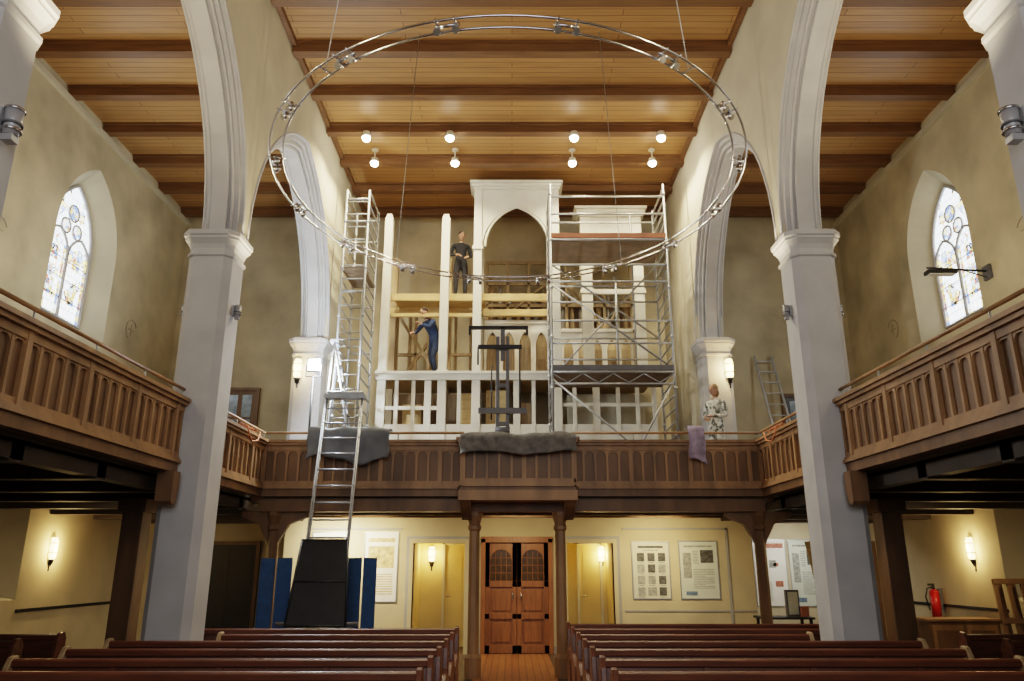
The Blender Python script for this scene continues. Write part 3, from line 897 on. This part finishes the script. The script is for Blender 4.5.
b = B('material_lift')
x = -.17; y = 13.45
for dx in (-.09, .09):
    b.box(x+dx-.03, x+dx+.03, y-.04, y+.04, 3.0, 5.75, GREYP)
b.box(x-.04, x+.04, y-.03, y+.03, 5.3, 5.95, GREYP)
for z in (3.4, 4.1, 4.8, 5.5): b.box(x-.12, x+.12, y-.05, y+.05, z, z+.06, GREYP)
b.box(-.80, .30, y-.03, y+.03, 5.90, 5.96, BLACK)
b.box(-.62, .18, y-.12, y-.06, 5.50, 5.57, BLACK)
for q in (-.80, .26): b.box(q, q+.04, y-.03, y+.03, 5.80, 5.92, BLACK)
b.tube((-.62, y-.09, 5.53), (-.62, y-.09, 5.2), .015, BLACK); b.tube((.14, y-.09, 5.53), (.14, y-.09, 4.3), .015, BLACK)
b.box(-.6, .26, y-.12, y-.07, 4.30, 4.40, GREYP)
for q in (-.5, .16):
    b.box(q-.04, q+.04, y-.35, y+.45, 3.0, 3.08, GREYP)
    for yy in (y-.3, y+.4): b.tube((q-.03, yy, 3.0), (q+.03, yy, 3.0), .05, BLACK, 12)
b.box(-.54, .2, y-.04, y+.06, 3.0, 3.1, GREYP)
b.tube((x-.2, y, 4.2), (x-.2, y, 5.2), .012, BLACK); b.tube((x-.13, y-.08, 4.0), (x+.13, y-.08, 4.0), .06, GREYP, 12)
b.done()

b = B('ladder_hoist')
P0 = Vector((-2.70, 11.15, .25)); P1 = Vector((-2.82, 12.58, 4.42))
D = (P1-P0).normalized(); hw = .30
for s in (-1, 1):
    o = Vector((s*hw, 0, 0))
    b.tube(P0+o, P1+o, .024, ALU, 6)
    o2 = o+Vector((0, -.10, .02))
    b.tube(P0+o2, P1+o2-D*.2, .012, ALU, 6)
L = (P1-P0).length; k = int(L/.28)
for i in range(k+1):
    c = P0+D*(i*.28)
    b.tube(c-Vector((hw, 0, 0)), c+Vector((hw, 0, 0)), .014, ALU, 6)
    for s in (-1, 1):
        o = Vector((s*hw, 0, 0)); b.tube(c+o, c+o+Vector((0, -.10, .02)), .009, ALU, 5)
c0 = P0+D*.62; c1 = P0+D*1.85; n = Vector((0, -1, .34)).normalized()
vs = []
for c in (c0, c1):
    for s in (-.42, .42):
        for q in (.12, .20):
            vs.append(b.v(c+Vector((s*(1 if c is c0 else .80), 0, 0))+n*q))
for q in ((0, 1, 3, 2), (4, 6, 7, 5), (0, 4, 5, 1), (2, 3, 7, 6), (0, 2, 6, 4), (1, 5, 7, 3)): b.f([vs[i] for i in q], BLACK)
for s in (-.42, .42):
    b.tube(c0+Vector((s, 0, 0))+n*.2, c1+Vector((s*.8, 0, 0))+n*.2, .018, BLACK, 6)
for t in (0, .5, 1):
    w_ = .42*(1-.2*t); c = c0.lerp(c1, t)
    b.tube(c+Vector((-w_, 0, 0))+n*.2, c+Vector((w_, 0, 0))+n*.2, .014, BLACK, 6)
b.box(-3.18, -2.26, 10.98, 11.5, 0.60, .86, GREYP)
b.tube((-3.29, 11.25, .92), (-2.14, 11.25, .92), .03, GREYP, 8)
b.tube((-3.14, 11.3, .02), (-3.14, 11.3, .6), .03, GREYP); b.tube((-2.29, 11.3, .02), (-2.29, 11.3, .6), .03, GREYP)
b.box(-3.24, -2.19, 11.0, 11.6, .0, .08, GREYP)
for s in (-3.20, -2.22): b.tube((s-.04, 11.12, .14), (s+.04, 11.12, .14), .14, BLACK, 16)
b.box(P1.x-.34, P1.x+.34, P1.y-.08, P1.y+.12, P1.z-.02, P1.z+.05, ALU)
b.tube((P1.x-.3, P1.y+.02, P1.z+.08), (P1.x+.3, P1.y+.02, P1.z+.08), .04, ALU, 10)
b.done()

for x0, x1 in ((-3.78, -3.32), (-2.46, -2.04)):
    b = B('display_board')
    yy = 11.95
    w = (x1-x0)/2-.01
    for k in (0, 1):
        xa = x0+k*(w+.02)
        b.M = Matrix.Translation((xa, yy, 0)) @ Matrix.Rotation(math.radians(12 if k else -12), 4, 'Z')
        b.box(0, w, -.02, .02, .08, 1.80, BLUE)
        b.box(0, w, -.025, .025, .06, .08, GREYP); b.box(0, w, -.025, .025, 1.80, 1.815, GREYP)
        b.box(w/2-.03, w/2+.03, -.2, .2, 0, .06, GREYP)
        b.M = Matrix.Identity(4)
    b.done()

# ------------------------------------------------------------------ cloths
def drape(name, x0, x1, ye, z, drop, back, m, seed, amp=.03, nx=60, rag=.06, fr=1.0):
    random.seed(seed)
    b = B(name); ph = [random.uniform(0, 6.28) for _ in range(6)]
    prof = []
    for i in range(4): prof.append((ye+back-back*i/4, z))
    for i in range(12): prof.append((ye-.03-.015*min(i, 2), z-.02-drop*i/11))
    rows = []
    for i in range(nx+1):
        x = x0+(x1-x0)*i/nx
        r = []
        for j, (yy, zz) in enumerate(prof):
            w = max(0, j-2)/13
            f = math.sin(x*17*fr+ph[0])*.5+math.sin(x*31*fr+ph[1]+j*.2)*.3+math.sin(x*9*fr+ph[2]+j*.35)*.5
            top = .025*(1+math.sin(x*6+ph[3])*.6+math.sin(x*13+ph[4])*.4) if j < 5 else .0
            zz2 = zz + top - (rag*math.sin(x*5+ph[5])+rag*.3*math.sin(x*12)) * w
            r.append((x+.02*math.sin(j*.8+ph[3])*w, yy-amp*(.9+f)*(.3+w), zz2))
        rows.append(r)
    b.loft(rows, m, True, cap=False, closed=False)
    o = b.done()
    sd = o.modifiers.new('thick', 'SOLIDIFY'); sd.thickness = .008; sd.offset = 0
drape('moving_blanket', -.84, 1.03, 12.29, 3.76, .30, .5, CLOTH, 3, .025, rag=.03)
drape('tarpaulin', -3.42, -2.05, 12.71, 3.92, .52, .3, TARP, 8, .03, rag=.07, fr=.6)
drape('purple_scarf', 2.95, 3.22, 12.71, 3.92, .62, .12, PURPLE, 12, .035, 20, .10)
for s in (-1, 1):
    b = B('rope_coil')
    pts = []
    for i in range(60):
        t = i*.45
        pts.append((s*(4.12+.03*math.cos(t*1.3)), 11.4+i*.012+.04*math.cos(t), 3.755+.02*abs(math.sin(t))))
    b.path(pts, .012, ORANGE, 5)
    b.path([(s*4.04, 11.5, 3.76), (s*4.03, 11.6, 3.62), (s*4.03, 11.75, 3.55), (s*4.03, 12.0, 3.6), (s*4.05, 12.15, 3.76)], .012, ORANGE, 5)
    b.done()

b = B('work_floodlight')
fx, fy, fz = -3.62, 13.45, 5.20
b.tube((fx, fy, 3.3), (fx, fy, fz-.2), .02, BLACK)
for t in (0, 2.1, 4.2):
    b.tube((fx, fy, 3.45), (fx+.4*math.cos(t), fy+.4*math.sin(t), 2.96), .014, BLACK)
b.tube((fx-.14, fy, fz-.2), (fx+.14, fy, fz-.2), .012, BLACK)
b.box(fx-.14, fx-.125, fy-.02, fy+.02, fz-.2, fz+.02, BLACK); b.box(fx+.125, fx+.14, fy-.02, fy+.02, fz-.2, fz+.02, BLACK)
b.box(fx-.12, fx+.12, fy-.01, fy+.06, fz-.1, fz+.14, BLACK)
b.box(fx-.10, fx+.10, fy-.02, fy-.01, fz-.08, fz+.12, FLOODE)
b.done()
light('POINT', 'flood_beam', (fx+.16, fy-.12, fz+.02), 380, (.84, .92, 1), None, .08)

b = B('aluminium_ladder')
for s in (0, .45):
    b.tube((6.15+s, 16.9, 2.97), (5.85+s*.9, 17.72, 6.55), .03, ALUL, 6)
for i in range(13):
    t = (i+.5)/13
    b.tube((6.15-.30*t, 16.9+.82*t, 2.97+3.58*t), (6.60-.345*t, 16.9+.82*t, 2.97+3.58*t), .018, ALUL, 6)
b.done()

b = B('fire_extinguisher')
ex, ey, dz = 8.12, 15.4, -.22
b.ball((ex, ey, 1.42+dz), (.085, .085, .07), REDM, 14, 8)
b.tube((ex, ey, .98+dz), (ex, ey, 1.42+dz), .085, REDM, 16)
b.tube((ex, ey, 1.48+dz), (ex, ey, 1.56+dz), .03, BLACK)
b.box(ex-.10, ex+.02, ey-.015, ey+.015, 1.55+dz, 1.59+dz, BLACK)
b.path([(ex, ey, 1.53+dz), (ex-.12, ey, 1.5+dz), (ex-.17, ey, 1.35+dz), (ex-.12, ey, 1.1+dz)], .014, BLACK)
b.box(ex+.08, XO, ey-.04, ey+.04, 1.1+dz, 1.5+dz, GREYP)
b.done()

b = B('low_cabinet')
b.box(7.0, 8.2, 13.6, 14.1, .06, .80, GALD); b.box(6.96, 8.22, 13.56, 14.12, .80, .84, GALW)
for x in (7.05, 7.63):
    b.box(x, x+.52, 13.585, 13.6, .12, .74, GALW); b.box(x+.06, x+.46, 13.575, 13.585, .2, .66, GALD)
    b.ball((x+.48, 13.57, .45), (.015, .015, .015), CHROME, 8, 6)
b.box(7.05, 8.15, 13.65, 14.05, 0, .06, BLACK)
b.done(.004)

b = B('timber_panel_stack')
for k in range(3):
    b.M = Matrix.Translation((7.08+k*.08, 11.6+k*.08, 0)) @ Matrix.Rotation(math.radians(-6), 4, 'X')
    for z in (.02, .45, .9, 1.45): b.box(0, .95, -.02, .02, z, z+.07, GALW)
    for xx in (0, .2, .4, .6, .88): b.box(xx, xx+.06, -.015, .015, .02, 1.52, GALW)
    b.M = Matrix.Identity(4)
b.done()

b = B('leaning_plank')
b.M = Matrix.Translation((5.78, 14.6, .05)) @ Matrix.Rotation(math.radians(-9), 4, 'Y')
b.box(0, .26, 0, .05, 0, 2.1, RAWW)
b.box(.04, .22, -.015, 0, .2, 1.9, GALW)
b.M = Matrix.Identity(4)
b.done()
b = B('display_table')
b.box(4.75, 5.75, 15.3, 15.9, .72, .76, BLACK)
for x in (4.8, 5.66):
    for y in (15.34, 15.82): b.box(x, x+.05, y, y+.05, 0, .72, BLACK)
b.box(5.3, 5.55, 15.5, 15.6, .76, 1.25, GREYP); b.box(5.33, 5.52, 15.49, 15.5, .8, 1.21, PAPER2)
b.box(5.55, 5.7, 15.45, 15.6, .76, .95, REDT)
b.done(.004)

# ------------------------------------------------------------------ people
def skinmesh(verts, edges, rad, levels=2):
    me = bpy.data.meshes.new('tmp'); me.from_pydata([tuple(v) for v in verts], edges, [])
    o = bpy.data.objects.new('tmp', me); scene.collection.objects.link(o)
    sk = o.modifiers.new('s', 'SKIN'); sk.use_smooth_shade = True
    sd = o.modifiers.new('d', 'SUBSURF'); sd.levels = levels; sd.render_levels = levels
    for i, r in enumerate(rad):
        d = me.skin_vertices[0].data[i]
        d.radius = r if isinstance(r, tuple) else (r, r); d.use_root = (i == 0)
    dg = bpy.context.evaluated_depsgraph_get(); dg.update()
    m2 = bpy.data.meshes.new_from_object(o.evaluated_get(dg))
    out = ([v.co.copy() for v in m2.vertices], [list(p.vertices) for p in m2.polygons])
    bpy.data.objects.remove(o); bpy.data.meshes.remove(me); bpy.data.meshes.remove(m2)
    return out

def person(name, loc, yaw, scale, J, mats, headrot, long_hair=False):
    b = B(name)
    b.M = Matrix.Translation(loc) @ Matrix.Rotation(yaw, 4, 'Z') @ Matrix.Scale(scale, 4)
    names = ['pelvis', 'waist', 'chest', 'neck', 'headb', 'shL', 'elL', 'wrL', 'shR', 'elR', 'wrR', 'hiL', 'knL', 'anL', 'toL', 'hiR', 'knR', 'anR', 'toR']
    rad = dict(pelvis=(.14, .115), waist=(.125, .10), chest=(.155, .115), neck=.06, headb=.052, sh=.062, el=.045, wr=.030, hi=.095, kn=.062, an=.042, to=.035)
    ed = [('pelvis', 'waist'), ('waist', 'chest'), ('chest', 'neck'), ('neck', 'headb')]
    for s in 'LR':
        ed += [('chest', 'sh'+s), ('sh'+s, 'el'+s), ('el'+s, 'wr'+s), ('pelvis', 'hi'+s), ('hi'+s, 'kn'+s), ('kn'+s, 'an'+s), ('an'+s, 'to'+s)]
    ix = {n: i for i, n in enumerate(names)}
    P = [Vector(J[n]) for n in names]
    rr = [rad[n] if n in rad else rad[n[:-1]] for n in names]
    vs, fs = skinmesh(P, [(ix[a], ix[c]) for a, c in ed], rr)
    top, bot, shoe = mats['top'], mats['bottom'], mats['shoe']
    seg = []
    for a, c in ed:
        k = a[:-1] if a[-1] in 'LR' else a
        m = top
        if k == 'neck': m = SKIN
        if k == 'pelvis' and c.startswith('hi'): m = bot
        if k in ('hi', 'kn'): m = bot
        if k == 'an': m = shoe
        seg.append((P[ix[a]], P[ix[c]], m))
    seg.append((P[0], P[0]+Vector((0, 0, -.05)), bot))
    BV = [b.v(v) for v in vs]
    for f in fs:
        c = sum((vs[i] for i in f), Vector())/len(f)
        best = None
        for p, q, m in seg:
            d = q-p; t = max(0, min(1, (c-p).dot(d)/max(1e-9, d.length_squared)))
            dist = (c-(p+d*t)).length
            if best is None or dist < best[0]: best = (dist, m)
        b.f([BV[i] for i in f], best[1], True)
    hc = Vector(J['headb'])+headrot @ Vector((0, -.015, .115))
    def shape(p):
        q = p.copy()
        if q.z < 0: q.x *= 1+.28*q.z; q.y *= 1+.12*q.z
        return q
    b.ball(hc, (.076, .096, .118), SKIN, 20, 14, headrot, fn=shape)
    def hp(x, y, z): return hc+headrot @ Vector((x, y, z))
    for s in (-1, 1):
        b.ball(hp(s*.031, -.083, .008), (.014, .009, .008), EYE, 8, 6, headrot)
        b.ball(hp(s*.078, .008, -.005), (.012, .022, .032), SKIN, 8, 6, headrot)
        b.ball(hp(s*.031, -.088, .028), (.018, .006, .004), mats['hair'], 8, 4, headrot)
    b.ball(hp(0, -.100, -.016), (.012, .018, .024), SKIN, 8, 6, headrot)
    b.ball(hp(0, -.080, -.058), (.024, .010, .007), LIPS, 8, 6, headrot)
    hr = headrot @ Matrix.Rotation(math.radians(-28), 3, 'X')
    b.ball(hp(0, .012, .020), (.084, .100, .112), mats['hair'], 18, 12, hr, zmin=-.12 if not long_hair else -.45)
    if long_hair: b.ball(hp(0, .065, -.05), (.075, .045, .09), mats['hair'], 12, 8, headrot)
    nk = Vector(J['neck'])
    b.ball(nk+Vector((0, 0, .01)), (.075, .07, .025), mats.get('collar', top), 14, 6)
    for s, sg in (('L', 1), ('R', -1)):
        w = Vector(J['wr'+s]); d = (w-Vector(J['el'+s])).normalized()
        side = d.cross(Vector((0, 0, 1)))
        if side.length < .2: side = Vector((0, -1, 0))
        side.normalize(); nn = d.cross(side).normalized()
        R = Matrix((side, nn, d)).transposed()
        b.ball(w+d*.045, (.040, .017, .058), SKIN, 12, 8, R)
        b.tube(w-d*.03, w+d*.01, .031, SKIN, 10, .027)
        for k, (o, l) in enumerate(((-.030, .062), (-.010, .072), (.011, .068), (.030, .054))):
            p0 = w+d*.075+side*o; p1 = p0+d*l*.5+nn*.006; p2 = p1+(d*.75+nn*.65)*l*.35; p3 = p2+(d*.35+nn*.9)*l*.28
            b.path([p0, p1, p2, p3], .0085, SKIN, 6)
        p0 = w+d*.02-side*.03; p1 = p0+(d*.6-side*.75+nn*.2)*.04; p2 = p1+(d*.95-side*.2+nn*.3)*.035
        b.path([p0, p1, p2], .010, SKIN, 6)
    b.done(recalc=True)

def stand():
    return dict(pelvis=(0, 0, .96), waist=(0, -.005, 1.12), chest=(0, 0, 1.33), neck=(0, .01, 1.49), headb=(0, 0, 1.56),
        shL=(.18, .0, 1.43), elL=(.235, .03, 1.14), wrL=(.24, -.06, .90), shR=(-.18, 0, 1.43), elR=(-.235, .03, 1.14), wrR=(-.24, -.06, .90),
        hiL=(.09, 0, .88), knL=(.11, -.02, .49), anL=(.12, .03, .08), toL=(.14, -.13, .035),
        hiR=(-.09, 0, .88), knR=(-.11, -.02, .49), anR=(-.12, .03, .08), toR=(-.14, -.13, .035))
I3 = Matrix.Identity(3)
RX = lambda a: Matrix.Rotation(math.radians(a), 3, 'X')
RZ = lambda a: Matrix.Rotation(math.radians(a), 3, 'Z')
J = stand(); J.update(elR=(-.27, -.02, 1.16), wrR=(-.12, -.20, 1.10), elL=(.25, .02, 1.16), wrL=(.12, -.20, 1.06))
person('worker_in_black', (-1.17, 16.15, 7.40), math.radians(12), .95, J, dict(top=CLBLK, bottom=CLBLK, shoe=BLACK, hair=HAIRB, collar=SHIRT), RZ(15) @ RX(8))
J = dict(pelvis=(0, .10, .93), waist=(0, .06, 1.08), chest=(0, -.08, 1.27), neck=(0, -.17, 1.41), headb=(0, -.22, 1.46),
    shL=(.18, -.13, 1.35), elL=(.23, -.30, 1.14), wrL=(.15, -.50, 1.20), shR=(-.18, -.13, 1.35), elR=(-.24, -.28, 1.12), wrR=(-.14, -.48, 1.05),
    hiL=(.09, .08, .86), knL=(.11, -.06, .50), anL=(.12, .06, .08), toL=(.14, -.10, .035),
    hiR=(-.09, .09, .86), knR=(-.12, .10, .48), anR=(-.13, .32, .09), toR=(-.15, .17, .035))
person('worker_in_blue', (-1.74, 15.85, 5.54), math.radians(-42), .92, J, dict(top=CLBLU, bottom=CLJEAN, shoe=BLACK, hair=HAIRB), RX(25))
J = stand(); J.update(elL=(.24, .0, 1.15), wrL=(.05, -.22, 1.14), elR=(-.24, 0, 1.15), wrR=(-.06, -.21, 1.10))
person('bystander', (3.72, 13.70, 3.18), math.radians(-50), .97, J, dict(top=CLPAT, bottom=CLPAT, shoe=BLACK, hair=HAIRL), I3, True)
b = B('wooden_step'); b.box(3.35, 4.1, 13.40, 13.96, 2.955, 3.14, PLY); b.box(3.33, 4.12, 13.38, 13.96, 3.14, 3.18, RAWW); b.done()

# ------------------------------------------------------------------ lights
for s in (-1, 1):
    light('SPOT', 'pillar_uplight', (s*3.35, 4.95, 5.15), 260, WARM, (-s*.45, .35, 1), .15, ang=2.3)
    light('SPOT', 'pillar_uplight', (s*3.45, 9.8, 5.3), 120, WARM, (-s*.5, .1, 1), .1, ang=2.3)
    light('SPOT', 'aisle_uplight', (s*4.7, 9.8, 5.25), 190, WARM, (s*.6, .15, 1), .1, ang=2.3)
    light('POINT', 'aisle_lamp', (s*6.3, 6.0, 7.2), 120, WARM, None, .3)
    light('AREA', 'undergallery_fill', (s*2.9, 15.3, 2.55), 40, (1, .78, .46), (0, .5, -1), .9, size_y=.2)
    light('AREA', 'aisle_window_daylight', (s*8.0, 13.6, 7.4), 45, (.8, .9, 1), (-s, 0, -.2), 1.3, size_y=2.2)
    light('AREA', 'undergallery_fill', (s*6.6, 11.5, 2.5), 14, (1, .78, .46), (0, .3, -1), .6, size_y=.2)  # added fill without a fixture, brightens the aisles under the side galleries
light('AREA', 'undergallery_fill', (.1, 14.9, 2.55), 22, (1, .76, .44), (0, .5, -1), .9, size_y=.2)
light('AREA', 'undergallery_fill', (-3.6, 15.6, 2.55), 52, (1, .90, .70), (0, .5, -1), .9, size_y=.2)
light('AREA', 'undergallery_fill', (6.2, 16.6, 2.5), 22, (1, .97, .90), (0, .5, -1), .6, size_y=.2)
light('AREA', 'chancel_daylight_fill', (0, -2.8, 5.5), 340, (.90, .94, 1), (0, 1, -.05), 6.5, size_y=5)  # added unseen area fill behind camera, for daylight from unbuilt chancel windows

w = bpy.data.worlds.new('world'); scene.world = w; w.use_nodes = True
w.node_tree.nodes['Background'].inputs[0].default_value = (.6, .7, .85, 1)
w.node_tree.nodes['Background'].inputs[1].default_value = .6

cam = bpy.data.cameras.new('camera'); cam.lens = 760/1024*36; cam.sensor_width = 36
co = bpy.data.objects.new('camera', cam); scene.collection.objects.link(co)
co.location = (0, 0, 1.7); co.rotation_euler = (math.radians(106.5), 0, 0)
scene.camera = co
scene.view_settings.view_transform = 'Filmic'
scene.view_settings.look = 'Medium High Contrast'
